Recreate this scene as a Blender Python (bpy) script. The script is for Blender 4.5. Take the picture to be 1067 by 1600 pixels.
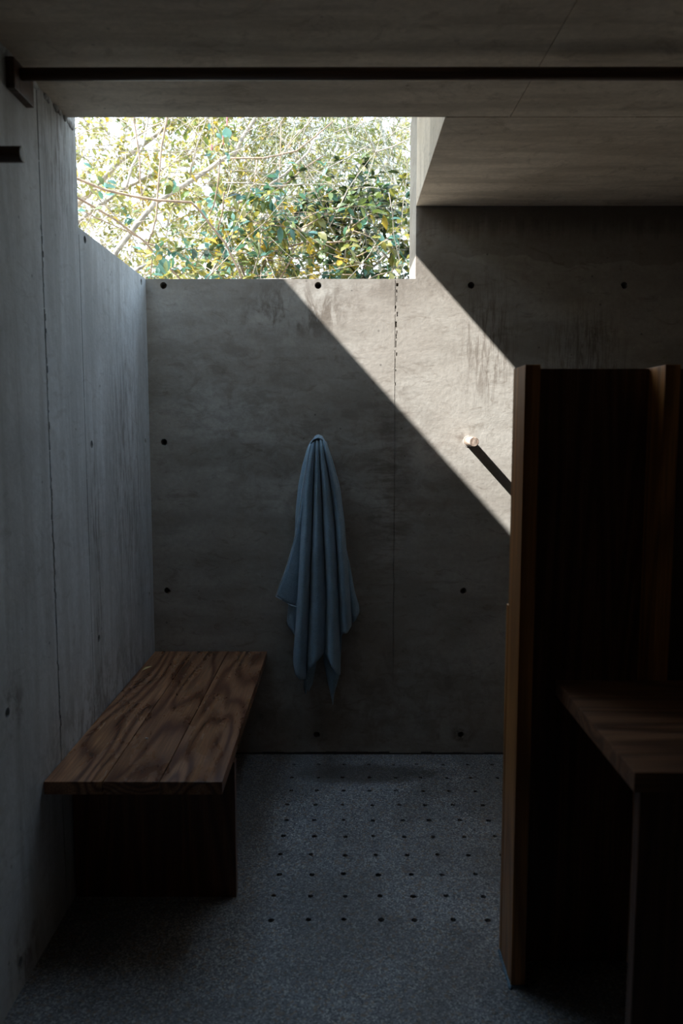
import bpy, bmesh, math, random
from mathutils import Vector, Matrix

# ------------------------------------------------------------ scene, camera, light
sc = bpy.context.scene
for o in list(bpy.data.objects):
    bpy.data.objects.remove(o)
col = sc.collection

F, H, CX = 1230.0, 1.4, 536.0
PITCH = math.atan(126 / F)
cam_d = bpy.data.cameras.new('camera')
cam_d.sensor_fit = 'VERTICAL'
cam_d.sensor_height = 36.0
cam_d.sensor_width = 24.0
cam_d.lens = F / 1600 * 36.0
cam_d.clip_start = 0.05
cam_d.clip_end = 500
cam_d.dof.use_dof = True
cam_d.dof.focus_distance = 3.6
cam_d.dof.aperture_fstop = 3.2
cam = bpy.data.objects.new('camera', cam_d)
col.objects.link(cam)
cam.location = (0, 0, H)
cam.rotation_euler = (math.pi / 2 - PITCH, 0, math.atan(2.5 / F))
sc.camera = cam

sc.view_settings.view_transform = 'Standard'
sc.view_settings.look = 'None'
sc.view_settings.exposure = 0.40
sc.view_settings.gamma = 1.0
sc.view_settings.use_curve_mapping = False

SKY_STRENGTH = 3.1
SUN_STRENGTH = 15.6
world = bpy.data.worlds.new('sky')
sc.world = world
world.use_nodes = True
wn = world.node_tree
wn.nodes.clear()
w_out = wn.nodes.new('ShaderNodeOutputWorld')
w_bg = wn.nodes.new('ShaderNodeBackground')
w_tc = wn.nodes.new('ShaderNodeTexCoord')
w_sep = wn.nodes.new('ShaderNodeSeparateXYZ')
w_rmp = wn.nodes.new('ShaderNodeValToRGB')
wn.links.new(w_tc.outputs['Generated'], w_sep.inputs[0])
wn.links.new(w_sep.outputs['Z'], w_rmp.inputs[0])
e = w_rmp.color_ramp.elements
e[0].position, e[0].color = 0.0, (0.62, 0.64, 0.66, 1)
e[1].position, e[1].color = 0.95, (0.45, 0.69, 1.0, 1)
m_ = w_rmp.color_ramp.elements.new(0.45)
m_.color = (0.63, 0.79, 0.93, 1)
wn.links.new(w_rmp.outputs[0], w_bg.inputs['Color'])
w_bg.inputs['Strength'].default_value = SKY_STRENGTH
wn.links.new(w_bg.outputs[0], w_out.inputs[0])

sun_d = bpy.data.lights.new('sun', 'SUN')
sun_d.energy = SUN_STRENGTH
sun_d.angle = math.radians(0.53)
sun_d.color = (0.985, 1.0, 1.0)
sun = bpy.data.objects.new('sun', sun_d)
col.objects.link(sun)
SUN_DIR = Vector((1.0, 0.38, -1.10)).normalized()
sun.rotation_euler = SUN_DIR.to_track_quat('-Z', 'Y').to_euler()
sun.location = (-6, -3, 8)

# ------------------------------------------------------------ geometry of the place
D, ZC, XL, XR, ZW, YS = 3.309, 2.311, -0.81, 0.297, 2.022, 2.40
XE, YF, TB = 1.95, -1.7, 0.32        # right wall, wall behind the camera, wall thickness

def ray(x, y):
    a, b = (x - CX) / F, -(y - 800) / F
    return a, math.cos(PITCH) + b * math.sin(PITCH), -math.sin(PITCH) + b * math.cos(PITCH)

def onY(x, y, Y):                    # point of the depth plane Y seen at photo pixel x, y
    r = ray(x, y); t = Y / r[1]
    return Vector((r[0] * t, Y, H + r[2] * t))

# ------------------------------------------------------------ helpers
def tag(o, label=None, cat=None, group=None, kind=None):
    if label: o['label'] = label
    if cat: o['category'] = cat
    if group: o['group'] = group
    if kind: o['kind'] = kind
    return o

def empty(name, loc=(0, 0, 0)):
    o = bpy.data.objects.new(name, None)
    o.location = loc
    o.empty_display_size = 0.1
    col.objects.link(o)
    return o

def link(name, me, mats, parent=None):
    if not isinstance(mats, (list, tuple)): mats = [mats]
    for m in mats: me.materials.append(m)
    o = bpy.data.objects.new(name, me)
    col.objects.link(o)
    if parent:
        o.parent = parent
        o.location = -Vector(parent.location) if parent.type == 'EMPTY' else (0, 0, 0)
    return o

def from_bm(name, bm, mats, parent=None, smooth=False):
    me = bpy.data.meshes.new(name)
    bm.normal_update()
    bm.to_mesh(me); bm.free()
    if smooth:
        for p in me.polygons: p.use_smooth = True
    return link(name, me, mats, parent)

def box(bm, x0, x1, y0, y1, z0, z1, bev=0.0):
    r = bmesh.ops.create_cube(bm, size=1)
    vs = r['verts']
    for v in vs:
        v.co = Vector(((x0 + x1) / 2 + v.co.x * (x1 - x0), (y0 + y1) / 2 + v.co.y * (y1 - y0), (z0 + z1) / 2 + v.co.z * (z1 - z0)))
    if bev:
        es = list({e for v in vs for e in v.link_edges})
        bmesh.ops.bevel(bm, geom=es, offset=bev, segments=2, profile=0.7, affect='EDGES', clamp_overlap=True)

def cyl(bm, p0, p1, r0, r1=None, seg=24, bev=0.0):
    p0, p1 = Vector(p0), Vector(p1)
    r1 = r0 if r1 is None else r1
    d = p1 - p0
    q = d.to_track_quat('Z', 'Y').to_matrix().to_4x4()
    M = Matrix.Translation((p0 + p1) / 2) @ q
    r = bmesh.ops.create_cone(bm, cap_ends=True, segments=seg, radius1=r0, radius2=r1, depth=d.length, matrix=M)
    if bev:
        es = [e for e in {e for v in r['verts'] for e in v.link_edges} if any(len(f.verts) > 4 for f in e.link_faces)]
        bmesh.ops.bevel(bm, geom=es, offset=bev, segments=3, profile=0.5, affect='EDGES')
    return r['verts']

def tube(V, Fc, pts, radii, seg=6):
    n0 = len(V)
    pts = [Vector(p) for p in pts]
    ref = Vector((0.31, 0.9, 0.2)).normalized()
    for i, p in enumerate(pts):
        t = (pts[min(i + 1, len(pts) - 1)] - pts[max(i - 1, 0)]).normalized()
        a = t.cross(ref)
        if a.length < 1e-3: a = t.cross(Vector((1, 0, 0)))
        a.normalize(); b = t.cross(a)
        for k in range(seg):
            an = 2 * math.pi * k / seg
            V.append(p + (a * math.cos(an) + b * math.sin(an)) * radii[i])
    for i in range(len(pts) - 1):
        for k in range(seg):
            k2 = (k + 1) % seg
            Fc.append((n0 + i * seg + k, n0 + i * seg + k2, n0 + (i + 1) * seg + k2, n0 + (i + 1) * seg + k))
    Fc.append(tuple(n0 + k for k in range(seg))[::-1])
    Fc.append(tuple(n0 + (len(pts) - 1) * seg + k for k in range(seg)))

def carve(o, cut_bm):                # subtract a set of holes and grooves from a slab, for good
    me = bpy.data.meshes.new('cut')
    cut_bm.to_mesh(me); cut_bm.free()
    c = bpy.data.objects.new('cut', me)
    col.objects.link(c)
    md = o.modifiers.new('b', 'BOOLEAN')
    md.operation = 'DIFFERENCE'; md.solver = 'EXACT'; md.object = c; md.use_self = True
    bpy.context.view_layer.update()
    dg = bpy.context.evaluated_depsgraph_get()
    nm = bpy.data.meshes.new_from_object(o.evaluated_get(dg))
    o.modifiers.remove(md)
    mats = list(o.data.materials)
    o.data = nm
    if len(nm.materials) == 0:
        for m in mats: nm.materials.append(m)
    bpy.data.objects.remove(c)
    return o

# ------------------------------------------------------------ materials
class NT:
    def __init__(s, name):
        s.m = bpy.data.materials.new(name); s.m.use_nodes = True
        s.t = s.m.node_tree; s.t.nodes.clear()
        s.out = s.n('ShaderNodeOutputMaterial'); s.b = s.n('ShaderNodeBsdfPrincipled')
        s.l(s.b.outputs[0], s.out.inputs[0])
    def n(s, k, **kw):
        x = s.t.nodes.new(k)
        for a, v in kw.items(): setattr(x, a, v)
        return x
    def l(s, a, b): s.t.links.new(a, b)
    def put(s, sock, v):
        if hasattr(v, 'is_output'): s.l(v, sock)
        else: sock.default_value = v
    def math(s, op, a, b=0.0, c=None, clamp=False):
        x = s.n('ShaderNodeMath', operation=op, use_clamp=clamp)
        s.put(x.inputs[0], a); s.put(x.inputs[1], b)
        if c is not None: s.put(x.inputs[2], c)
        return x.outputs[0]
    def mapr(s, v, a, b, c=0.0, d=1.0, smooth=True):
        x = s.n('ShaderNodeMapRange'); x.interpolation_type = 'SMOOTHSTEP' if smooth else 'LINEAR'
        s.put(x.inputs[0], v)
        for i, q in enumerate((a, b, c, d)): x.inputs[i + 1].default_value = q
        return x.outputs[0]
    def mix(s, f, a, b, blend='MIX'):
        x = s.n('ShaderNodeMix', data_type='RGBA', blend_type=blend)
        s.put(x.inputs[0], f)
        for i, q in ((6, a), (7, b)):
            if hasattr(q, 'is_output'): s.l(q, x.inputs[i])
            else: x.inputs[i].default_value = (*q, 1)
        return x.outputs[2]
    def pos(s, scale=(1, 1, 1), obj=False, off=None):
        if obj: v = s.n('ShaderNodeTexCoord').outputs['Object']
        else: v = s.n('ShaderNodeNewGeometry').outputs['Position']
        if off is not None:
            a = s.n('ShaderNodeVectorMath', operation='ADD'); s.l(v, a.inputs[0]); s.put(a.inputs[1], off); v = a.outputs[0]
        a = s.n('ShaderNodeVectorMath', operation='MULTIPLY')
        s.l(v, a.inputs[0]); a.inputs[1].default_value = scale
        return a.outputs[0]
    def noise(s, vec, scale, detail=4, rough=0.5, dist=0.0):
        x = s.n('ShaderNodeTexNoise')
        s.l(vec, x.inputs['Vector'])
        x.inputs['Scale'].default_value = scale; x.inputs['Detail'].default_value = detail
        x.inputs['Roughness'].default_value = rough; x.inputs['Distortion'].default_value = dist
        return x.outputs['Fac']
    def bump(s, h, strength, dist=0.01, prev=None):
        x = s.n('ShaderNodeBump'); s.put(x.inputs['Height'], h)
        x.inputs['Strength'].default_value = strength; x.inputs['Distance'].default_value = dist
        if prev: s.l(prev, x.inputs['Normal'])
        return x.outputs[0]

def concrete(name, lo, hi, streak=(1.2, 1.2, 9), stains=(), top_stain=False, spots=0.5, mot_k=0.42):
    s = NT(name)
    P = s.pos()
    big = s.noise(P, 2.3, 6, 0.6, 0.4)
    st = s.noise(s.pos(streak), 2.2, 7, 0.62, 0.3)
    fine = s.noise(P, 55, 5, 0.6)
    c = s.mix(s.mapr(big, 0.3, 0.7), lo, hi)
    c = s.mix(s.mapr(st, 0.36, 0.6, 0.5, 0.0), c, (lo[0] * .6, lo[1] * .58, lo[2] * .55))
    c = s.mix(s.mapr(fine, 0.3, 0.75, 0.28, 0.0), c, (lo[0] * .6, lo[1] * .6, lo[2] * .6))
    # creases and mottles left by the formwork
    mot = s.noise(s.pos((1.0, 1.0, 2.2)), 9, 8, 0.72, 1.2)
    c = s.mix(s.mapr(mot, 0.32, 0.47, mot_k, 0.0), c, (lo[0] * .42, lo[1] * .38, lo[2] * .34))
    # air pockets
    vo = s.n('ShaderNodeTexVoronoi'); s.l(P, vo.inputs['Vector']); vo.inputs['Scale'].default_value = 16
    dots = s.math('MULTIPLY', s.mapr(vo.outputs['Distance'], 0.055, 0.09, 1, 0), s.mapr(s.noise(P, 4.0, 2), 0.52, 0.60))
    c = s.mix(s.math('MULTIPLY', dots, spots), c, (0.04, 0.035, 0.03))
    sep = s.n('ShaderNodeSeparateXYZ'); s.l(P, sep.inputs[0])
    X, Y, Z = sep.outputs
    for (ax, cx, cz, rx, rz, strength, sc3) in stains:     # stains: centre and radii on the surface
        h = X if ax == 'X' else Y
        dx = s.math('DIVIDE', s.math('SUBTRACT', h, cx), rx)
        dz = s.math('DIVIDE', s.math('SUBTRACT', Z, cz), rz)
        r = s.math('SQRT', s.math('ADD', s.math('MULTIPLY', dx, dx), s.math('MULTIPLY', dz, dz)))
        nz = s.noise(s.pos(sc3), 10, 6, 0.68, 0.5)
        k = s.math('MULTIPLY', s.mapr(r, 0.25, 1.1, 1, 0), s.mapr(nz, 0.43, 0.62))
        c = s.mix(s.math('MULTIPLY', k, strength), c, (lo[0] * .30, lo[1] * .25, lo[2] * .21))
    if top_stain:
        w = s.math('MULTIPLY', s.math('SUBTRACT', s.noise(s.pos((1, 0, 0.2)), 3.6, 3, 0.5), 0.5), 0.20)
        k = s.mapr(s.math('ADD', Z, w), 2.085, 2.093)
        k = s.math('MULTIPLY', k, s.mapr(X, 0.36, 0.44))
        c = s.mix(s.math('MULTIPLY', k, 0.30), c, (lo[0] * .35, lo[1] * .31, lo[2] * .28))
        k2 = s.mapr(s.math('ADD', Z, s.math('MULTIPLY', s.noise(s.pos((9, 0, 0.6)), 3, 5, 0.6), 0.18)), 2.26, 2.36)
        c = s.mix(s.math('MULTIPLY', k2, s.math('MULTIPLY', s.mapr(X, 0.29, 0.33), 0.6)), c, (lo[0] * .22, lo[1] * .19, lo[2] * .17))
    s.put(s.b.inputs['Base Color'], c)
    s.b.inputs['Roughness'].default_value = 0.82
    s.b.inputs['Specular IOR Level'].default_value = 0.25
    n1 = s.bump(fine, 0.25, 0.004)
    n2 = s.bump(st, 0.18, 0.008, n1)
    n3 = s.bump(dots, -0.6, 0.006, n2)
    n4 = s.bump(mot, 0.07, 0.006, n3)
    s.put(s.b.inputs['Normal'], n4)
    return s.m

def wood(name, dark, light, along='Y', rough=0.38, wet=False, grain=1.0):
    s = NT(name)
    inf = s.n('ShaderNodeObjectInfo')
    off = s.n('ShaderNodeVectorMath', operation='SCALE')
    s.l(inf.outputs['Random'], off.inputs[3]); off.inputs[0].default_value = (7.3, 11.1, 5.7)
    sc3 = {'Y': (1, 0.13, 1), 'Z': (1, 1, 0.08), 'X': (0.08, 1, 1)}[along]
    P = s.pos(sc3, off=off.outputs[0])
    warp = s.noise(P, 4.2 * grain, 2, 0.45, 0.25)
    rings = s.math('FRACT', s.math('MULTIPLY', warp, 17.0))
    line = s.mapr(s.math('ABSOLUTE', s.math('SUBTRACT', rings, 0.5)), 0.0, 0.42)
    fib = s.noise(s.pos(tuple(v * (0.25 if v < 1 else 1) for v in sc3), off=off.outputs[0]), 190, 4, 0.6)
    big = s.noise(P, 2.4, 3, 0.5)
    c = s.mix(line, dark, light)
    c = s.mix(s.mapr(fib, 0.35, 0.7, 0.55, 0.0), c, tuple(v * 0.5 for v in dark))
    c = s.mix(s.mapr(big, 0.35, 0.65, 0.45, 0.0), c, tuple(v * 0.7 for v in dark))
    s.put(s.b.inputs['Base Color'], c)
    if wet:
        r = s.mapr(s.noise(s.pos((1, 0.3, 1)), 9, 5, 0.7, 0.4), 0.40, 0.60, 0.22, 0.45)
        s.put(s.b.inputs['Roughness'], r)
    else:
        s.b.inputs['Roughness'].default_value = rough
    n = s.bump(fib, 0.25, 0.002)
    n = s.bump(line, 0.3, 0.002, n)
    s.put(s.b.inputs['Normal'], n)
    return s.m

def terrazzo():
    s = NT('pebble_floor')
    P = s.pos()
    v = s.n('ShaderNodeTexVoronoi'); s.l(P, v.inputs['Vector']); v.inputs['Scale'].default_value = 230
    v2 = s.n('ShaderNodeTexVoronoi'); s.l(P, v2.inputs['Vector']); v2.inputs['Scale'].default_value = 120
    sp = s.n('ShaderNodeSeparateColor'); s.l(v.outputs['Color'], sp.inputs[0])
    sp2 = s.n('ShaderNodeSeparateColor'); s.l(v2.outputs['Color'], sp2.inputs[0])
    c = s.mix(sp.outputs[0], (0.085, 0.09, 0.10), (0.35, 0.36, 0.37))
    c = s.mix(s.mapr(sp.outputs[1], 0.80, 0.88, 0, 0.8), c, (0.62, 0.60, 0.56))
    c = s.mix(s.mapr(sp2.outputs[0], 0.86, 0.9, 0, 0.6), c, (0.30, 0.21, 0.13))
    patch = s.noise(P, 2.6, 5, 0.6, 0.5)
    c = s.mix(s.mapr(patch, 0.38, 0.62, 0.40, 0.0), c, (0.06, 0.05, 0.04))
    sep = s.n('ShaderNodeSeparateXYZ'); s.l(P, sep.inputs[0])
    dx = s.math('DIVIDE', s.math('SUBTRACT', sep.outputs[0], 0.10), 0.32)
    dy = s.math('DIVIDE', s.math('SUBTRACT', sep.outputs[1], 3.11), 0.10)
    r = s.math('SQRT', s.math('ADD', s.math('MULTIPLY', dx, dx), s.math('MULTIPLY', dy, dy)))
    r = s.math('ADD', r, s.math('MULTIPLY', s.noise(P, 12, 4, 0.6), 0.9))
    damp = s.mapr(r, 1.0, 1.7, 0.75, 0.0)
    c = s.mix(damp, c, (0.055, 0.042, 0.03))
    s.put(s.b.inputs['Base Color'], c)
    s.put(s.b.inputs['Roughness'], s.mapr(patch, 0.35, 0.65, 0.38, 0.55))
    s.put(s.b.inputs['Normal'], s.bump(v.outputs['Distance'], 0.5, 0.003))
    return s.m

def towel_mat():
    s = NT('terry_cloth')
    P = s.pos()
    f = s.noise(P, 420, 3, 0.6)
    g = s.noise(P, 30, 4, 0.6)
    c = s.mix(s.mapr(f, 0.3, 0.7), (0.21, 0.33, 0.42), (0.38, 0.53, 0.64))
    c = s.mix(s.mapr(g, 0.35, 0.65, 0.25, 0), c, (0.16, 0.22, 0.28))
    s.put(s.b.inputs['Base Color'], c)
    s.b.inputs['Roughness'].default_value = 0.95
    s.b.inputs['Sheen Weight'].default_value = 0.35
    s.b.inputs['Specular IOR Level'].default_value = 0.1
    s.put(s.b.inputs['Normal'], s.bump(f, 0.8, 0.004, s.bump(g, 0.3, 0.01)))
    return s.m

def plain(name, c, rough=0.6, var=0.2, scale=30, metallic=0.0):
    s = NT(name)
    n = s.noise(s.pos(), scale, 4, 0.6)
    s.put(s.b.inputs['Base Color'], s.mix(s.mapr(n, 0.3, 0.7), tuple(v * (1 - var) for v in c), tuple(min(1, v * (1 + var)) for v in c)))
    s.b.inputs['Roughness'].default_value = rough
    s.b.inputs['Metallic'].default_value = metallic
    s.put(s.b.inputs['Normal'], s.bump(n, 0.3, 0.004))
    return s.m

def leaf_mat(name, c, trans=0.35):
    s = NT(name)
    n = s.noise(s.pos(), 9, 2, 0.5)
    cc = s.mix(s.mapr(n, 0.35, 0.65), tuple(v * .7 for v in c), tuple(min(1, v * 1.3) for v in c))
    s.put(s.b.inputs['Base Color'], cc)
    s.b.inputs['Roughness'].default_value = 0.45
    tr = s.n('ShaderNodeBsdfTranslucent')
    s.l(s.mix(0.5, cc, (min(1, c[0] * 1.6), min(1, c[1] * 1.6), c[2] * .8)), tr.inputs[0])
    ms = s.n('ShaderNodeMixShader'); ms.inputs[0].default_value = trans
    s.l(s.b.outputs[0], ms.inputs[1]); s.l(tr.outputs[0], ms.inputs[2]); s.l(ms.outputs[0], s.out.inputs[0])
    return s.m

LO, HI = (0.37, 0.325, 0.275), (0.48, 0.445, 0.39)
M_back = concrete('concrete_back', LO, HI, streak=(1.0, 1, 3.0), top_stain=True, stains=(
    ('X', -0.17, 1.90, 0.32, 0.15, 0.75, (1.6, 1, 0.7)),
    ('X', -0.45, 1.55, 0.40, 0.45, 0.35, (1.0, 1, 1.6)),
    ('X', 0.60, 1.76, 0.15, 0.34, 0.6, (8.0, 1, 0.8)),
    ('X', 1.0, 1.7, 0.22, 0.28, 0.6, (7.0, 1, 0.8)),
    ('X', 0.19, 1.15, 0.12, 0.55, 0.55, (0.6, 1, 3.5)),
    ('X', 0.15, 2.02, 0.6, 0.10, 0.35, (1.5, 1, 1.2)),
    ('X', 0.50, 1.39, 0.07, 0.05, 0.55, (1.2, 1, 1.2)),
    ('X', 0.0, 1.25, 0.75, 0.45, 0.38, (1.0, 1, 1.3)),
    ('X', 0.52, 0.09, 0.06, 0.05, 0.9, (2.0, 1, 2.0)),
    ('X', 0.1, 0.25, 0.9, 0.35, 0.35, (1.2, 1, 1.0))))
M_left = concrete('concrete_left', (0.53, 0.545, 0.55), (0.69, 0.715, 0.725), streak=(2, 5.0, 0.55), mot_k=0.25, stains=(
    ('Y', 2.56, 0.95, 0.08, 0.70, 0.6, (2, 5, 0.6)),
    ('Y', 2.95, 1.25, 0.35, 0.80, 0.5, (2, 4, 0.8)),
    ('Y', 2.60, 0.45, 0.80, 0.25, 0.6, (2, 2.5, 1.2)),
    ('Y', 2.35, 2.18, 0.22, 0.28, 0.7, (2, 6, 0.7)),
    ('Y', 1.87, 0.72, 0.09, 0.10, 0.7, (2, 2, 2)),
    ('Y', 1.88, 0.08, 0.12, 0.14, 0.7, (2, 2, 1))))
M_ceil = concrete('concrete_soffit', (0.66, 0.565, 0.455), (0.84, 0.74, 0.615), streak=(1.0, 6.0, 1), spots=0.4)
M_out = concrete('concrete_outer', LO, HI)
M_bench = wood('wet_bench_timber', (0.14, 0.050, 0.022), (0.48, 0.235, 0.115), 'Y', wet=True)
M_leg = wood('bench_leg_timber', (0.10, 0.035, 0.015), (0.24, 0.09, 0.035), 'Z')
M_post = wood('post_timber', (0.34, 0.13, 0.035), (0.74, 0.32, 0.09), 'Z', 0.42)
M_dark = wood('panel_timber', (0.10, 0.048, 0.028), (0.22, 0.10, 0.055), 'Z', 0.45)
M_desk = wood('desk_timber', (0.14, 0.065, 0.035), (0.36, 0.18, 0.095), 'X', 0.42)
M_rod = wood('rod_timber', (0.06, 0.028, 0.014), (0.14, 0.062, 0.030), 'X', 0.5)
M_peg = wood('peg_timber', (0.32, 0.22, 0.16), (0.46, 0.36, 0.28), 'Y', 0.6)
M_floor = terrazzo()
M_towel = towel_mat()
M_hem = plain('towel_hem', (0.50, 0.62, 0.70), 0.9)
M_seal = plain('sealant', (0.13, 0.20, 0.25), 0.4)
M_stone = plain('white_pebble', (0.75, 0.75, 0.72), 0.5)
M_ground = plain('leaf_litter', (0.36, 0.31, 0.22), 0.9, 0.35, 6)
M_grout = plain('dark_joint', (0.05, 0.04, 0.035), 0.9)

# ------------------------------------------------------------ the setting
rnd = random.Random(4)
def jagged(bm, x, y0, z0, z1, w, depth, axis, r, step=0.02):
    """a ragged vertical chip line cut into a wall; axis 'X' = wall faces -Y, 'Y' = wall faces +X"""
    z = z1
    while z > z0:
        h = step * r.uniform(0.5, 1.5)
        cw = w * r.uniform(0.15, 1.0)
        c = x + r.uniform(-0.3, 0.5) * w
        if axis == 'X':
            box(bm, c - cw / 2, c + cw / 2, y0 - 0.01, y0 + depth * r.uniform(.4, 1), z - h, z)
        else:
            box(bm, y0 - depth * r.uniform(.4, 1), y0 + 0.01, c - cw / 2, c + cw / 2, z - h, z)
        z -= h * r.uniform(1.0, 2.2)

# back wall: low to the left under the opening, full height to the right of it
bm = bmesh.new()
prof = [(XL - 0.25, 0), (XE, 0), (XE, 2.75), (XR, 2.75), (XR, ZW), (XL - 0.25, ZW)]
f = bm.faces.new([bm.verts.new((x, D, z)) for x, z in prof])
ex = bmesh.ops.extrude_face_region(bm, geom=[f])
bmesh.ops.translate(bm, vec=(0, TB, 0), verts=[v for v in ex['geom'] if isinstance(v, bmesh.types.BMVert)])
bmesh.ops.recalc_face_normals(bm, faces=bm.faces)
wb = from_bm('wall_back', bm, M_back); tag(wb, kind='structure')
cb = bmesh.new()
for x in (-0.738, -0.103, 0.525, 1.153):
    for z in (1.996, 1.355, 0.723, 0.087):
        if (x, z) in ((-0.103, 1.355), (0.525, 1.355)): continue      # the pegs stand here
        xx = x - (0.0 if z > 1.9 else 0.012)
        cyl(cb, (xx, D - 0.02, z), (xx, D + 0.06, z), 0.0145, 0.0125, 18)
carve(wb, cb)
cb = bmesh.new()
sx = 0.2150
for k in range(14):                                               # formwork seam
    z0, z1 = 2.03 * k / 14, 2.03 * (k + 1) / 14 - 0.006
    dx = rnd.uniform(-0.0012, 0.0012)
    box(cb, sx + dx - 0.0012, sx + dx + 0.0012, D - 0.01, D + 0.004, z0 + 0.005, z1)
carve(wb, cb)
cb = bmesh.new()
jagged(cb, sx + 0.003, D, 1.70, 2.005, 0.011, 0.012, 'X', rnd, 0.018)
jagged(cb, sx + 0.001, D, 1.52, 1.68, 0.005, 0.007, 'X', rnd, 0.014)
jagged(cb, sx + 0.000, D, 0.20, 1.1, 0.006, 0.006, 'X', rnd, 0.012)
carve(wb, cb)

# left wall: full height to where the roof ends, then as low as the back wall
bm = bmesh.new()
prof = [(YF, 0), (D, 0), (D, ZW), (2.485, ZW), (2.485, 2.75), (YF, 2.75)]
f = bm.faces.new([bm.verts.new((XL, y, z)) for y, z in prof])
ex = bmesh.ops.extrude_face_region(bm, geom=[f])
bmesh.ops.translate(bm, vec=(-0.25, 0, 0), verts=[v for v in ex['geom'] if isinstance(v, bmesh.types.BMVert)])
bmesh.ops.recalc_face_normals(bm, faces=bm.faces)
wl = from_bm('wall_left', bm, M_left); tag(wl, kind='structure')
cb = bmesh.new()
for y, z in ((2.542, 1.998), (2.545, 1.358), (2.555, 0.716), (3.235, 1.996), (3.24, 1.36), (3.24, 0.72), (1.84, 0.724), (1.85, 0.075), (1.85, 1.36), (1.2, 0.72), (1.2, 1.36)):
    cyl(cb, (XL + 0.02, y, z), (XL - 0.06, y, z), 0.0128, 0.0115, 18)
carve(wl, cb)
cb = bmesh.new()
for k in range(12):
    z0, z1 = ZC * k / 12, ZC * (k + 1) / 12 - 0.003
    dy = rnd.uniform(-0.0015, 0.0015)
    box(cb, XL - 0.012, XL + 0.01, 2.178 + dy - 0.0035, 2.178 + dy + 0.0035, z0, z1)
carve(wl, cb)
cb = bmesh.new()
for k in range(8): box(cb, XL - 0.0025, XL + 0.01, 2.483, 2.486 + rnd.uniform(0, .002), 2.0 * k / 8 + .004, 2.0 * (k + 1) / 8)
carve(wl, cb)
cb = bmesh.new()
jagged(cb, 2.178, XL, 0.5, 1.95, 0.012, 0.008, 'Y', rnd, 0.014)
carve(wl, cb)

# floor with its grid of drain holes
bm = bmesh.new()
box(bm, XL - 0.25, XE + 0.2, YF, D + TB, -0.12, 0)
fl = from_bm('floor', bm, M_floor); tag(fl, kind='structure')
cb = bmesh.new()
for y in (3.20, 3.073, 2.955, 2.838, 2.720, 2.606, 2.487, 2.371, 2.253, 2.137):
    for k in range(-2, 9):
        x = 0.003 + 0.104 * k + rnd.uniform(-0.006, 0.006)
        if x > 0.43 and y < 2.05: continue
        yy = y + rnd.uniform(-0.004, 0.004)
        r = rnd.uniform(0.0080, 0.0102)
        vs = cyl(cb, (x, yy, 0.01), (x, yy, -0.05), r, r * 0.85, 9)
        for v in vs: v.co.x += rnd.uniform(-0.0012, 0.0012); v.co.y += rnd.uniform(-0.0012, 0.0012)
carve(fl, cb)

# roof slab: runs over the room, notched at the open corner over the shower
bm = bmesh.new()
prof = [(XL, YF), (XE, YF), (XE, D), (XR, D), (XR, YS), (XL, YS)]
f = bm.faces.new([bm.verts.new((x, y, ZC)) for x, y in prof])
ex = bmesh.ops.extrude_face_region(bm, geom=[f])
bmesh.ops.translate(bm, vec=(0, 0, 0.439), verts=[v for v in ex['geom'] if isinstance(v, bmesh.types.BMVert)])
bmesh.ops.recalc_face_normals(bm, faces=bm.faces)
ce = from_bm('ceiling', bm, M_ceil); tag(ce, kind='structure')
cb = bmesh.new()
for k in range(9):                                                # joint in line with the opening's edge
    x0 = XR + (XE - XR) * k / 9
    box(cb, x0 + 0.004, XR + (XE - XR) * (k + 1) / 9, YS - 0.0025 + rnd.uniform(-.001, .001), YS + 0.0025, ZC - 0.01, ZC + 0.005)
carve(ce, cb)
cb = bmesh.new()
def slot(bm, a, b, w, d):
    a, b = Vector(a), Vector(b); t = (b - a).normalized(); n = Vector((-t.y, t.x, 0)) * w
    vs = [bm.verts.new((p.x, p.y, z)) for z in (ZC - 0.01, ZC + d) for p in (a - n, b - n, b + n, a + n)]
    for q in ((3, 2, 1, 0), (4, 5, 6, 7), (0, 1, 5, 4), (1, 2, 6, 5), (2, 3, 7, 6), (3, 0, 4, 7)): bm.faces.new([vs[i] for i in q])
slot(cb, (0.486, 2.392, 0), (0.50, 1.55, 0), 0.0012, 0.003)
carve(ce, cb)
# right wall and the wall behind the camera
bm = bmesh.new(); box(bm, XE, XE + 0.2, YF, D + TB, 0, 2.75); tag(from_bm('wall_right', bm, M_out), kind='structure')
bm = bmesh.new(); box(bm, XL - 0.25, XE + 0.2, YF - 0.2, YF, 0, 2.75); tag(from_bm('wall_front', bm, M_out), kind='structure')
# dark open joint at the foot of the back wall
bm = bmesh.new()
for k in range(60):
    x0 = XL + (XE - XL) * k / 60; x1 = XL + (XE - XL) * (k + 1) / 60
    box(bm, x0, x1, D - 0.004, D + 0.001, 0, rnd.uniform(0.005, 0.011))
tag(from_bm('trim_1', bm, M_grout), kind='structure')
# unseen blockers added to trim the sun to a diagonal band on the back wall
bm = bmesh.new(); box(bm, -0.55, 0.10, 0.6, 3.62, 3.046, 3.32); tag(from_bm('sun_blocker_beam', bm, M_out), kind='structure')  # invented beam overhead, shades everything above the sun band
bm = bmesh.new(); box(bm, -1.75, -1.50, -1.9, 3.50, 0, 3.406); tag(from_bm('sun_blocker_wall', bm, M_out), kind='structure')  # invented wall past the left wall, shades everything below the band
# ground outside
bm = bmesh.new(); bmesh.ops.create_grid(bm, x_segments=40, y_segments=40, size=30)
for v in bm.verts: v.co.y += 3.0; v.co.z = -0.13 + 0.05 * math.sin(v.co.x * 1.3) * math.cos(v.co.y * 1.7) * (1 if abs(v.co.x) > 3 or v.co.y > 5 else 0)
tag(from_bm('ground', bm, M_ground), kind='structure')

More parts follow.
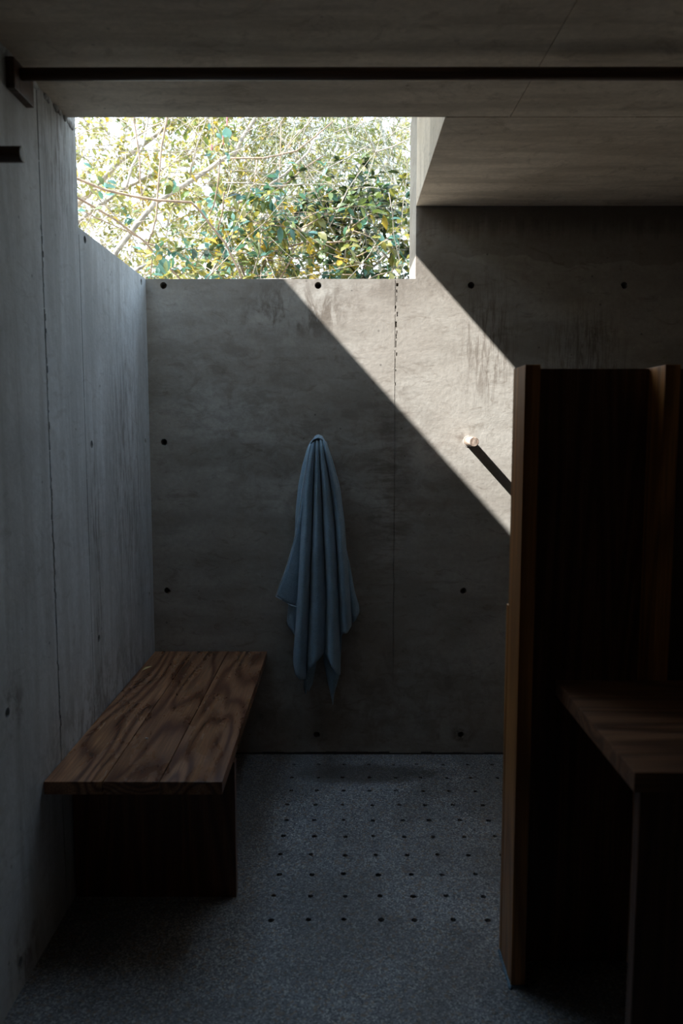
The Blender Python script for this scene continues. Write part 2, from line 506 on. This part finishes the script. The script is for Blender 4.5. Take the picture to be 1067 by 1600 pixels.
# crumbly mortar left in the corner of left wall and soffit
bm = bmesh.new()
y = 1.25
while y < 2.47:
    r = rnd.uniform(0.004, 0.011) * (1.4 if y < 1.9 else 1)
    res = bmesh.ops.create_icosphere(bm, subdivisions=2, radius=r)
    for v in res['verts']:
        v.co = Vector((v.co.x * 0.7, v.co.y * 1.4, v.co.z * rnd.uniform(1.0, 1.6))) + Vector((XL, y, ZC - 0.003))
        v.co += Vector([rnd.uniform(-.0012, .0012) for _ in range(3)])
    y += rnd.uniform(0.006, 0.02)
    if rnd.random() < 0.12: y += 0.03
tag(from_bm('trim_3', bm, M_left, smooth=True), kind='structure')

# ------------------------------------------------------------ bench
ben = empty('bench', (-0.56, 2.04, 0))
tag(ben, 'long low dark brown plank bench along the left concrete wall', 'bench')
for x0, x1 in ((XL + 0.003, -0.6495), (-0.6470, -0.4965), (-0.4940, -0.326)):
    b = bmesh.new(); box(b, x0, x1, 2.036, D - 0.006, 0.424, 0.46, 0.0015)
    from_bm('seat_plank', b, M_bench, ben)
for y, xe in ((2.247, -0.322), (3.17, -0.50)):
    b = bmesh.new(); box(b, XL + 0.004, xe, y, y + 0.036, 0, 0.4238, 0.0015)
    from_bm('leg_panel', b, M_leg, ben)

# ------------------------------------------------------------ screen and desk on the right
scr = empty('partition_screen', (0.6, 1.92, 0))
tag(scr, 'dark brown shoulder-high timber screen with square posts on the right', 'screen')
for x in (0.425, 0.752):
    b = bmesh.new(); box(b, x, x + 0.036, 1.862, 1.990, 0, 1.555, 0.0015)
    from_bm('post', b, M_post, scr)
b = bmesh.new(); box(b, 0.461, 0.752, 1.960, 1.984, 0.0, 1.553, 0.001); from_bm('panel', b, M_dark, scr)
b = bmesh.new(); box(b, 0.788, 1.70, 1.960, 1.984, 0.0, 1.553, 0.001); from_bm('panel', b, M_dark, scr)
b = bmesh.new(); box(b, 0.424, 0.452, 1.991, 2.010, 0.0, 0.955, 0.001); tag(from_bm('batten', b, M_post, scr), 'short pale batten on the back of the post')
b = bmesh.new()
for k in range(14):
    yy = 1.858 + 0.14 * k / 13
    res = bmesh.ops.create_icosphere(b, subdivisions=1, radius=0.0055)
    for v in res['verts']: v.co = Vector((v.co.x, v.co.y * 1.8, v.co.z * 0.9)) + Vector((0.4235 + rnd.uniform(-.002, .001), yy, 0.002))
for k in range(6):
    res = bmesh.ops.create_icosphere(b, subdivisions=1, radius=0.005)
    for v in res['verts']: v.co = Vector((v.co.x * 1.8, v.co.y, v.co.z * .9)) + Vector((0.425 + 0.036 * k / 5, 1.860, 0.002))
tag(from_bm('sealant_bead', b, M_seal, scr, True), 'blue grey sealant bead at the foot of the post')

dk = empty('desk', (0.9, 1.68, 0))
tag(dk, 'dark wooden desk standing against the timber screen', 'desk')
b = bmesh.new(); box(b, 0.515, 1.60, 1.337, 1.858, 0.764, 0.80, 0.0015); from_bm('desk_top', b, M_desk, dk)
b = bmesh.new(); box(b, 0.535, 1.59, 1.360, 1.388, 0, 0.7638, 0.001); from_bm('front_panel', b, M_dark, dk)
b = bmesh.new(); box(b, 1.55, 1.585, 1.3885, 1.85, 0, 0.7638, 0.001); from_bm('side_panel', b, M_dark, dk)

# ------------------------------------------------------------ rail, pegs
rl = empty('hanging_rail', (XL, 2.03, 2.27))
tag(rl, 'thin dark round rail crossing the room just below the soffit', 'rail')
b = bmesh.new()
yr, zr = 2.03, 2.272
cyl(b, (XL + 0.02, yr, zr), (XE, yr, zr), 0.0150, seg=24)
from_bm('rod', b, M_rod, rl, True)
b = bmesh.new(); box(b, XL, XL + 0.021, yr - 0.045, yr + 0.075, 2.222, 2.294, 0.002); from_bm('wall_block', b, M_rod, rl)

def peg(loc, axis, L, r, mat, label):
    o = empty('wall_peg', loc)
    tag(o, label, 'peg', 'round pegs in the concrete walls')
    b = bmesh.new(); a = Vector(axis)
    cyl(b, Vector(loc), Vector(loc) + a * L, r, r, 28, 0.002)
    s_ = from_bm('dowel', b, mat, o, False)
    for p in s_.data.polygons: p.use_smooth = len(p.vertices) == 4
    b = bmesh.new(); cyl(b, Vector(loc) - a * 0.0, Vector(loc) + a * 0.002, r * 1.25, r * 1.2, 28)
    tag(from_bm('collar', b, M_back if axis[1] else M_left, o), 'thin cement collar at the wall')
    return o
peg((0.526, D, 1.358), (0, -1, 0), 0.135, 0.0195, M_peg, 'pale wooden peg in the sunlit patch of the back wall')
peg((-0.103, D, 1.360), (0, -1, 0), 0.112, 0.0155, M_peg, 'wooden peg under the top of the hanging blue towel')
peg((XL, 1.81, 2.009), (1, 0, 0), 0.102, 0.0172, M_rod, 'dark peg sticking out of the left wall near the soffit')

# ------------------------------------------------------------ towel
def lerp_poly(P, y):
    if y <= P[0][0]: return P[0][1]
    for (a, p), (b_, q) in zip(P, P[1:]):
        if y <= b_: return p + (q - p) * (y - a) / (b_ - a)
    return P[-1][1]

TV, TF = [], []
def sheet(bounds, bottoms, top, nu, nv, ybase, amp, ampv, tops=None, curl=0.0):
    """cloth hanging in ribs; bounds = rib edges (height:place), bottoms = hem height across the width"""
    nr = len(bounds) - 1
    n0 = len(TV)
    for j in range(nv + 1):
        v = j / nv
        for i in range(nu + 1):
            u = i / nu
            bot = lerp_poly(bottoms, u)
            tp = lerp_poly(tops, u) if tops else top
            y = tp + (bot - tp) * v
            k = min(int(u * nr), nr - 1); w = u * nr - k
            x = lerp_poly(bounds[k], y) * (1 - w) + lerp_poly(bounds[k + 1], y) * w
            bump = math.sin(math.pi * w) ** 0.62 if 0 < w < 1 else 0.0
            a = amp[k] * lerp_poly(ampv, v)
            Y = lerp_poly(ybase, v) - a * bump + 0.002 * math.sin(9 * v + 5 * u) + curl * max(0, v - 0.9) * math.sin(6 * u)
            p = onY(x, y, 3.22)
            p.y = Y
            TV.append(p)
    for j in range(nv):
        for i in range(nu):
            a = n0 + j * (nu + 1) + i
            TF.append((a, a + 1, a + nu + 2, a + nu + 1))
b0 = [(683, 491), (690, 487), (720, 482), (760, 474), (820, 470), (940, 464), (1030, 457), (1060, 456)]
b1 = [(683, 494), (690, 493), (760, 490), (820, 488), (940, 483), (1030, 479)]
b2 = [(683, 498), (690, 499), (760, 502.5), (820, 504.5), (940, 509.5), (1030, 507)]
b3 = [(683, 502), (690, 504.5), (760, 516.5), (820, 523.5), (940, 529.5), (1056, 533)]
b4 = [(683, 505), (690, 509), (720, 518), (760, 528.5), (820, 538), (940, 548), (990, 550)]
tops = [(0, 691), (0.12, 686), (0.3, 683), (0.7, 683), (0.88, 686), (1, 692)]
ampv = [(0, 0.10), (0.06, 0.35), (0.2, 0.6), (0.5, 0.95), (1, 1.0)]
sheet([b0, b1, b2, b3, b4],
      [(0, 1036), (0.06, 1052), (0.14, 1058), (0.24, 1062), (0.27, 1048), (0.36, 1034), (0.49, 1021), (0.52, 1022), (0.62, 1040), (0.745, 1056), (0.765, 989), (0.9, 987), (1, 980)],
      683, 96, 70, [(0, 3.20), (0.01, 3.185), (0.05, 3.185), (0.3, 3.225), (1, 3.25)], (0.062, 0.064, 0.066, 0.055), ampv, tops, curl=0.03)
# cap over the peg, back to the wall
cap0 = [(678, 489), (683, 489)]
sheet([[(677, 488), (700, 484)], [(677, 506), (700, 510)]], [(0, 692), (0.15, 686.5), (0.5, 683.5), (0.85, 686.5), (1, 693)], 678, 20, 6,
      [(0, 3.285), (0.3, 3.25), (0.7, 3.20), (1, 3.179)], (0.004,), [(0, 1), (1, 1)], [(0, 689), (0.2, 681), (0.5, 678.5), (0.8, 681), (1, 690)])
# layer behind, down the left
sheet([[(680, 489), (700, 479), (730, 471), (760, 465), (800, 461), (850, 459), (900, 456), (950, 449), (980, 446), (1000, 455)],
       [(680, 495), (760, 483), (820, 480), (940, 474), (1000, 472)]],
      [(0, 980), (0.4, 996), (1, 1003)], 680, 16, 50, [(0, 3.275), (0.1, 3.245), (1, 3.27)], (0.022,), [(0, .3), (.3, 1), (1, 1.2)], [(0, 690), (0.5, 681), (1, 679)])
# flap with the long straight hem
hemL = [(694, 485.5), (760, 474), (800, 468.5), (838, 462), (870, 453.5), (895, 445), (934, 430.5)]
sheet([hemL, [(694, 492), (760, 480), (838, 475), (934, 470)]],
      [(0, 934), (0.45, 944), (1, 950)], 694, 14, 44, [(0, 3.20), (0.1, 3.205), (0.6, 3.225), (1, 3.25)], (0.012,), [(0, .2), (.5, 1), (1, 1.2)])
# layers behind, down the right
sheet([[(683, 497), (760, 510), (940, 525), (1003, 526)], [(683, 507), (720, 520), (760, 531), (820, 539), (940, 547), (975, 549), (1003, 536)]],
      [(0, 1008), (0.4, 1004), (0.7, 992), (1, 975)], 680, 14, 44, [(0, 3.27), (0.1, 3.25), (1, 3.265)], (0.02,), [(0, .3), (.3, 1), (1, 1)], [(0, 680), (0.6, 682), (1, 692)])
sheet([[(683, 500), (760, 515), (860, 530), (960, 545), (972, 550)], [(690, 510), (760, 527), (858, 541), (885, 547), (930, 555), (950, 561.5), (964, 562.5)]],
      [(0, 978), (0.5, 972), (1, 962)], 690, 14, 44, [(0, 3.275), (0.2, 3.27), (1, 3.28)], (0.018,), [(0, .3), (.3, .8), (1, 1.3)])
# hanging corners at the bottom
sheet([[(900, 470), (1045, 474), (1080, 473), (1088, 475)], [(900, 500), (1040, 494), (1070, 489), (1084, 485), (1088, 483)]],
      [(0, 1082), (0.2, 1089), (0.5, 1079), (0.75, 1084), (1, 1074)], 900, 12, 26, [(0, 3.245), (1, 3.262)], (0.014,), [(0, 1), (1, 1.4)])
sheet([[(900, 500), (1000, 503), (1040, 506), (1070, 512), (1101, 519)], [(900, 526), (1010, 529), (1050, 532.5), (1064, 529), (1085, 523), (1101, 521)]],
      [(0, 1096), (0.5, 1102), (1, 1101)], 900, 12, 30, [(0, 3.235), (0.7, 3.25), (1, 3.245)], (0.012,), [(0, 1), (1, 1.5)])
tw = bpy.data.meshes.new('towel')
tw.from_pydata([tuple(v) for v in TV], [], TF)
for p in tw.polygons: p.use_smooth = True
towel = link('towel', tw, M_towel)
tag(towel, 'blue grey bath towel bunched over a peg on the back wall', 'towel')
md = towel.modifiers.new('thick', 'SOLIDIFY'); md.thickness = 0.0035; md.offset = 1
V, Fc = [], []
pts = [onY(x - 0.6, y, 3.22) for y, x in [(694 + 240 * k / 24, lerp_poly(hemL, 694 + 240 * k / 24)) for k in range(25)]]
for k, p in enumerate(pts): p.y = lerp_poly([(0, 3.182), (0.1, 3.185), (0.3, 3.19), (0.6, 3.208), (1, 3.238)], k / 24)
tube(V, Fc, pts, [0.0026] * 25, 8)
for poly, yy in (([(430.5, 934), (443, 940), (452, 946), (463, 949)], 3.236),):
    ps = [onY(x, y, 3.22) for x, y in poly]
    for k, p in enumerate(ps): p.y = yy + 0.006 - 0.004 * k
    tube(V, Fc, ps, [0.002] * 4, 8)
me = bpy.data.meshes.new('hem'); me.from_pydata([tuple(v) for v in V], [], Fc)
for p in me.polygons: p.use_smooth = True
tag(link('hem', me, M_hem, towel), 'paler stitched hem')

# ------------------------------------------------------------ small things on the bench
def leaf_shape(V, Fc, base, d, up, L, W, fold=0.25, droop=0.2, seg=3):
    d = d.normalized(); side = d.cross(up)
    if side.length < 1e-4: side = d.cross(Vector((1, 0.3, 0)))
    side.normalize(); nrm = side.cross(d)
    n0 = len(V)
    V.append(base)
    prof = {2: (0.95,), 3: (0.85, 0.9), 4: (0.7, 1.0, 0.65)}[seg]
    for k, w in enumerate(prof):
        t = (k + 1) / seg
        c = base + d * (L * t) - nrm * (droop * L * t * t)
        V.append(c + side * (W / 2 * w) + nrm * (fold * W / 2 * w))
        V.append(c)
        V.append(c - side * (W / 2 * w) + nrm * (fold * W / 2 * w))
    V.append(base + d * L - nrm * (droop * L))
    e_ = len(V) - 1
    cnt = 0
    Fc.append((n0, n0 + 2, n0 + 1)); Fc.append((n0, n0 + 3, n0 + 2)); cnt += 2
    for k in range(len(prof) - 1):
        a = n0 + 1 + 3 * k
        Fc.append((a, a + 1, a + 4, a + 3)); Fc.append((a + 1, a + 2, a + 5, a + 4)); cnt += 2
    a = n0 + 1 + 3 * (len(prof) - 1)
    Fc.append((a, a + 1, e_)); Fc.append((a + 1, a + 2, e_)); cnt += 2
    return cnt
L_dry = leaf_mat('dry_leaf', (0.55, 0.42, 0.20), 0.2)
V, Fc = [], []
leaf_shape(V, Fc, Vector((-0.792, 3.02, 0.4625)), Vector((0.6, 0.5, 0.25)), Vector((0, 0, 1)), 0.045, 0.018, 0.3, 0.1, 4)
me = bpy.data.meshes.new('fallen_leaf'); me.from_pydata([tuple(v) for v in V], [], Fc)
tag(link('fallen_leaf', me, L_dry), 'small dry yellow leaf on the bench against the left wall', 'leaf')
b = bmesh.new(); bmesh.ops.create_icosphere(b, subdivisions=2, radius=0.004)
for v in b.verts: v.co = Vector((v.co.x * 1.2, v.co.y, v.co.z * 0.6)) + Vector((-0.603, 2.335, 0.4618))
tag(from_bm('pebble', b, M_stone, smooth=True), 'tiny white pebble lying on the middle of the bench', 'pebble')

# ------------------------------------------------------------ plants beyond the opening
L_teal = leaf_mat('leaf_teal', (0.075, 0.165, 0.13))
L_green = leaf_mat('leaf_green', (0.10, 0.13, 0.04))
L_olive = leaf_mat('leaf_olive', (0.20, 0.185, 0.05))
L_dark = leaf_mat('leaf_dark', (0.022, 0.034, 0.013), 0.25)
L_yellow = leaf_mat('leaf_yellow', (0.42, 0.30, 0.05))
L_pale = leaf_mat('leaf_pale', (0.31, 0.31, 0.12), 0.45)
M_bark = plain('pale_bark', (0.32, 0.27, 0.22), 0.85, 0.35, 25)
M_barkg = plain('grey_green_bark', (0.27, 0.28, 0.24), 0.85, 0.3, 20)
M_twig = plain('brown_twig', (0.25, 0.175, 0.12), 0.8, 0.3, 30)
M_catkin = plain('red_catkin', (0.55, 0.12, 0.16), 0.7)

def build(name, V, Fc, mats, parent, mi=None, smooth=True):
    me = bpy.data.meshes.new(name); me.from_pydata([tuple(v) for v in V], [], Fc)
    o = link(name, me, mats, parent)
    if mi: me.polygons.foreach_set('material_index', mi)
    if smooth: me.polygons.foreach_set('use_smooth', [True] * len(me.polygons))
    return o

def wander(r, p, d, L, n, bend, sag=0.0):
    pts = [p.copy()]; d = d.normalized()
    for k in range(n):
        d = (d + Vector((r.gauss(0, bend), r.gauss(0, bend), r.gauss(0, bend) - sag))).normalized()
        p = p + d * (L / n); pts.append(p.copy())
    return pts

def wpick(r, w):
    t = r.random() * sum(w)
    for i, x in enumerate(w):
        t -= x
        if t <= 0: return i
    return len(w) - 1

def plant(name, label, cat, seed, boxes, ntw, tlen, twr, leaf_mats, weights, L, W, per, bark, limbs=(), up=0.5, sag=0.05, group=None, droop=0.25, seg=3, foot=None, fade=None):
    r = random.Random(seed)
    root = empty(name, foot or (0, 6, -0.1)); tag(root, label, cat, group)
    BV, BF, LV, LF, mi = [], [], [], [], []
    for pts, rad in limbs:
        n = len(pts)
        tube(BV, BF, pts, [rad * (1 - 0.35 * i / max(1, n - 1)) for i in range(n)], 8)
    # stems rising from the ground into the crown
    fx, fy = root.location.x, root.location.y
    for k in range(3 if foot else 0):
        bx = boxes[r.randrange(len(boxes))]
        top = Vector((r.uniform(bx[0], bx[1]), r.uniform(bx[2], bx[3]), bx[4] + 0.6 * (bx[5] - bx[4])))
        p0 = Vector((fx + r.uniform(-.1, .1), fy + r.uniform(-.1, .1), -0.12))
        mid = (p0 + top) / 2 + Vector((r.uniform(-.15, .15), r.uniform(-.15, .15), 0))
        pts = [p0, p0.lerp(mid, .5) + Vector((r.gauss(0, .03), r.gauss(0, .03), 0)), mid, mid.lerp(top, .5), top]
        tube(BV, BF, pts, [0.028, 0.024, 0.019, 0.013, 0.007], 8)
    for i in range(ntw):
        bx = boxes[wpick(r, [q[6] for q in boxes])]
        p = Vector((r.uniform(bx[0], bx[1]), r.uniform(bx[2], bx[3]), r.uniform(bx[4], bx[5])))
        if fade and r.random() < fade(p): continue
        d = Vector((r.gauss(0, 1), r.gauss(0, 0.7), r.gauss(up, 0.6)))
        TL = tlen * r.uniform(0.6, 1.4)
        pts = wander(r, p, d, TL, 5, 0.16, sag)
        tube(BV, BF, pts, [twr * (1 - 0.13 * k) for k in range(6)], 4)
        nl = int(per * r.uniform(0.6, 1.4))
        m0 = wpick(r, weights)
        for k in range(nl):
            t = r.uniform(0.15, 1.0) * 5
            a = min(int(t), 4); q = pts[a].lerp(pts[a + 1], t - a)
            td = (pts[a + 1] - pts[a]).normalized()
            ld = (td * 0.6 + Vector((r.gauss(0, 1), r.gauss(0, 1), r.gauss(-0.15, 0.8))).normalized()).normalized()
            un = Vector((r.gauss(0, 0.5), r.gauss(-0.3, 0.5), 1)).normalized()
            s_ = r.uniform(0.6, 1.25)
            c = leaf_shape(LV, LF, q, ld, un, L * s_, W * s_ * r.uniform(.75, 1.15), r.uniform(0.05, 0.45), r.uniform(0, droop * 2), seg)
            m = m0 if r.random() < 0.55 else wpick(r, weights)
            mi += [m] * c
    build('branches', BV, BF, bark, root)
    build('foliage', LV, LF, leaf_mats, root, mi)
    return root

def P_(Y0, Y1, *pts):
    n = len(pts)
    return [onY(x, y, Y0 + (Y1 - Y0) * i / (n - 1)) for i, (x, y) in enumerate(pts)]

# bare pale limbs of the big tree and its thinner boughs
t1 = [
    (P_(5.6, 6.4, (150, 470), (181, 393), (213, 351), (242, 317), (271, 299), (310, 275), (344, 251), (368, 238), (379, 214), (400, 183), (418, 150)), 0.021),
    (P_(6.6, 7.6, (90, 375), (126, 343), (160, 318), (187, 299), (223, 280), (257, 262), (294, 243), (312, 226), (340, 190)), 0.017),
    (P_(7.0, 7.6, (120, 320), (166, 275), (187, 251), (210, 236), (242, 212), (263, 194), (290, 178)), 0.024),
    (P_(6.0, 6.6, (197, 293), (205, 262), (223, 228), (231, 186), (236, 160)), 0.011),
    (P_(5.6, 6.0, (370, 318), (418, 291), (445, 272), (480, 240), (500, 200)), 0.010),
    (P_(5.4, 5.8, (330, 430), (345, 395), (390, 360), (420, 330)), 0.009),
    (P_(5.0, 5.5, (190, 440), (215, 420), (247, 406), (262, 396)), 0.014),
]
plant('tree', 'big tree with thick bare pale limbs crossing the opening', 'tree', 11,
      [(-3.4, -0.6, 6.4, 8.2, 2.4, 4.6, 3), (-1.4, 0.2, 6.6, 8.0, 3.4, 4.8, 1)], 620, 0.55, 0.0035,
      [L_olive, L_green, L_yellow, L_pale], [5, 2, 1.2, 2], 0.070, 0.036, 15, M_bark, t1, foot=(-1.75, 5.4, -0.1), group=None)
# thin vine-like stems close to the wall, with a few large leaves
t2 = [
    (P_(4.6, 4.9, (90, 266), (113, 276), (163, 296), (205, 306), (247, 313), (299, 316), (313, 330), (326, 348), (352, 380), (362, 401), (373, 422), (382, 450)), 0.0085),
    (P_(4.7, 5.0, (95, 298), (116, 306), (150, 325), (179, 343), (223, 375), (247, 401), (278, 432), (292, 450)), 0.0075),
    (P_(4.9, 4.9, (264, 165), (261, 183), (252, 230), (247, 288), (244, 338), (238, 362), (231, 380)), 0.0065),
    (P_(5.1, 5.1, (207, 165), (209, 186), (218, 249), (219, 283), (224, 325)), 0.0055),
    (P_(5.0, 5.3, (112, 320), (150, 340), (200, 362), (250, 390)), 0.0045),
    (P_(4.9, 5.0, (344, 248), (340, 290), (334, 320), (325, 340)), 0.005),
    (P_(4.8, 5.0, (350, 300), (348, 330), (340, 358)), 0.005),
    (P_(4.9, 5.2, (238, 400), (236, 420), (235, 445)), 0.004),
]
r7 = random.Random(77)
vine = empty('climbing_shrub', (-1.3, 4.8, -0.1))
tag(vine, 'thin brown arching stems with large teal leaves, nearest the wall', 'shrub')
BV, BF, LV, LF, mi = [], [], [], [], []
for pts, rad in t2: tube(BV, BF, pts, [rad * (1 - 0.3 * i / len(pts)) for i in range(len(pts))], 8)
for x, y, n, Y, s_ in ((116, 270, 6, 4.7, .075), (160, 285, 5, 4.75, .08), (175, 300, 6, 4.75, .085), (150, 290, 4, 4.8, .07), (190, 330, 8, 4.85, .07), (200, 345, 7, 4.85, .08), (252, 405, 5, 4.8, .10),
                    (240, 395, 5, 4.85, .075), (340, 205, 6, 4.9, .07), (352, 212, 6, 4.9, .085), (340, 235, 8, 4.9, .08), (350, 245, 5, 4.9, .07), (300, 260, 4, 5.0, .06), (230, 260, 3, 5.0, .05),
                    (265, 285, 5, 5.0, .07), (310, 375, 7, 4.9, .07), (285, 380, 6, 4.9, .075), (330, 330, 7, 5.0, .06), (370, 350, 9, 4.9, .07), (135, 325, 6, 4.8, .07), (385, 300, 6, 5.0, .06), (295, 345, 7, 5.1, .06), (270, 360, 6, 5.1, .06)):
    for k in range(n):
        q = onY(x + r7.gauss(0, 9), y + r7.gauss(0, 7), Y + r7.uniform(-.1, .1))
        ld = Vector((r7.gauss(0, 1), r7.gauss(-.3, .4), r7.gauss(-0.5, .7)))
        c = leaf_shape(LV, LF, q, ld, Vector((r7.gauss(0, .5), -0.8, 0.6)), s_ * r7.uniform(.5, .85), s_ * r7.uniform(.3, .45), r7.uniform(.05, .4), r7.uniform(0, .4), 4)
        mi += [wpick(r7, [3.5, 2, 2.5, 1.5])] * c
# one big rounded leaf near the corner of the walls
c = leaf_shape(LV, LF, onY(256, 402, 4.75), Vector((0.05, -0.1, -1)), Vector((0, -1, 0.1)), 0.10, 0.078, 0.1, 0.05, 4); mi += [0] * c
c = leaf_shape(LV, LF, onY(353, 198, 4.85), Vector((0.15, -0.1, -1)), Vector((0, -1, 0.1)), 0.08, 0.06, 0.1, 0.05, 4); mi += [0] * c
build('stems', BV, BF, M_twig, vine)
build('foliage', LV, LF, [L_teal, L_green, L_olive, L_yellow], vine, mi)
for x, y0, y1 in ((354, 178, 196), (348, 212, 226), (330, 225, 238)):
    V, Fc = [], []
    n = 9
    pts = [onY(x + (k % 2) * 0.8, y0 + (y1 - y0) * k / n, 4.9) for k in range(n + 1)]
    tube(V, Fc, pts, [0.005 if k % 2 else 0.003 for k in range(n + 1)], 6)
    tag(build('catkin', V, Fc, M_catkin, vine), 'drooping dark red flower spike')

# broad leafed shrub in the middle
t3 = [
    (P_(5.4, 5.2, (400, 440), (421, 395), (477, 378), (516, 379), (564, 375)), 0.007),
    (P_(5.6, 5.6, (360, 247), (412, 247), (463, 236), (494, 212), (520, 190)), 0.007),
    (P_(5.6, 5.7, (372, 316), (432, 298), (452, 283), (471, 266), (505, 243)), 0.0075),
    (P_(5.7, 5.7, (401, 250), (398, 282), (390, 305)), 0.006),
    (P_(5.7, 5.7, (439, 190), (438, 240), (436, 285), (430, 320)), 0.005),
    (P_(5.2, 5.2, (437, 436), (455, 405), (462, 398)), 0.006),
    (P_(5.3, 5.3, (375, 410), (385, 440)), 0.009),
    (P_(5.2, 5.3, (420, 380), (480, 352), (525, 325)), 0.005),
]
plant('broad_leafed_shrub', 'broad leafed teal and olive shrub behind the middle of the low wall', 'shrub', 21,
      [(-0.95, 0.15, 5.0, 6.0, 1.7, 2.75, 5), (-0.75, 0.0, 5.2, 6.0, 2.7, 2.95, 1.1), (-1.6, -0.8, 5.0, 5.8, 1.5, 2.60, 1.6)], 300, 0.36, 0.003,
      [L_teal, L_green, L_olive, L_yellow, L_dark], [3.2, 2.6, 3.2, 1.5, 0.8], 0.076, 0.043, 14, M_twig, t3, foot=(-0.4, 5.5, -0.1))
# darker bush to the right
t4 = [
    (P_(5.4, 5.4, (560, 350), (575, 367), (603, 400), (626, 431), (640, 455)), 0.0085),
    (P_(5.5, 5.5, (540, 450), (564, 434), (592, 409), (610, 390)), 0.009),
    (P_(5.6, 5.6, (592, 330), (612, 358), (640, 392)), 0.007),
    (P_(5.6, 5.6, (545, 380), (556, 425), (560, 450)), 0.008),
]
plant('dark_bush', 'dense dark green bush low behind the right end of the opening', 'bush', 31,
      [(0.05, 1.1, 5.2, 6.0, 1.6, 2.90, 5), (-0.1, 0.35, 5.5, 6.0, 2.8, 3.0, 1.2)], 250, 0.33, 0.003,
      [L_dark, L_green, L_olive, L_teal], [5, 3, 2, 1.2], 0.066, 0.036, 17, M_bark, t4, foot=(0.45, 5.6, -0.1))
# willow-like tree, long thin leaves
t5 = [
    (P_(6.4, 6.2, (585, 150), (592, 183), (603, 232), (617, 280), (629, 319), (638, 350), (655, 400)), 0.013),
    (P_(6.6, 6.4, (560, 165), (567, 184), (584, 229), (600, 260), (623, 302), (634, 330)), 0.008),
    (P_(6.5, 6.5, (500, 210), (550, 215), (590, 240), (630, 262)), 0.005),
    (P_(6.5, 6.5, (520, 175), (560, 235), (600, 262), (640, 268)), 0.004),
    (P_(6.5, 6.5, (470, 165), (455, 215), (440, 250), (432, 300)), 0.006),
]
plant('willow', 'slender willow with long narrow leaves in front of white sky', 'tree', 41,
      [(-0.85, 0.5, 6.2, 7.4, 3.1, 4.2, 4), (0.3, 1.2, 6.2, 7.4, 2.9, 4.0, 1.6)], 560, 0.60, 0.0028,
      [L_green, L_olive, L_pale], [4, 3, 1.5], 0.10, 0.0085, 15, M_barkg, t5, foot=(0.75, 6.5, -0.1), up=0.3, sag=0.12, droop=0.3)
# pale undergrowth far behind
for i, (x0, x1, y0, seed, lab) in enumerate(((-4.8, -2.2, 9.5, 51, 'hazy pale green far trees behind the left end of the opening'), (-2.2, -0.3, 10.0, 52, 'hazy pale green far trees behind the middle of the opening'), (-0.3, 2.0, 9.8, 53, 'hazy pale green far trees behind the willow'))):
    plant('distant_tree', lab, 'tree', seed, [(x0, x1, y0, y0 + 1.5, 3.0, 4.9, 4), (x0, x1, y0, y0 + 1.5, 2.2, 3.0, 0.8), (x0, x1, y0, y0 + 1.5, 4.8, 5.6, 0.6)], 290, 0.9, 0.005,
          [L_pale, L_olive, L_yellow], [5, 3, 1.5], 0.085, 0.042, 20, M_bark, (), foot=((x0 + x1) / 2, y0 + .7, -0.1), group='far trees beyond the opening')
# tangle of fine bare twigs
r9 = random.Random(91)
V, Fc = [], []
for k in range(560):
    p = Vector((r9.uniform(-2.4, 1.0), r9.uniform(4.9, 7.0), r9.uniform(1.6, 3.9)))
    pts = wander(r9, p, Vector((r9.gauss(0, 1), r9.gauss(0, .5), r9.gauss(.4, .8))), r9.uniform(.4, 1.3), 7, 0.13)
    w = r9.uniform(0.0018, 0.0045)
    tube(V, Fc, pts, [w * (1 - .1 * j) for j in range(8)], 5)
tg = build('twigs', V, Fc, M_bark, None)
tag(tg, 'tangle of fine bare pale twigs running through the leaves', 'twigs', kind='stuff')
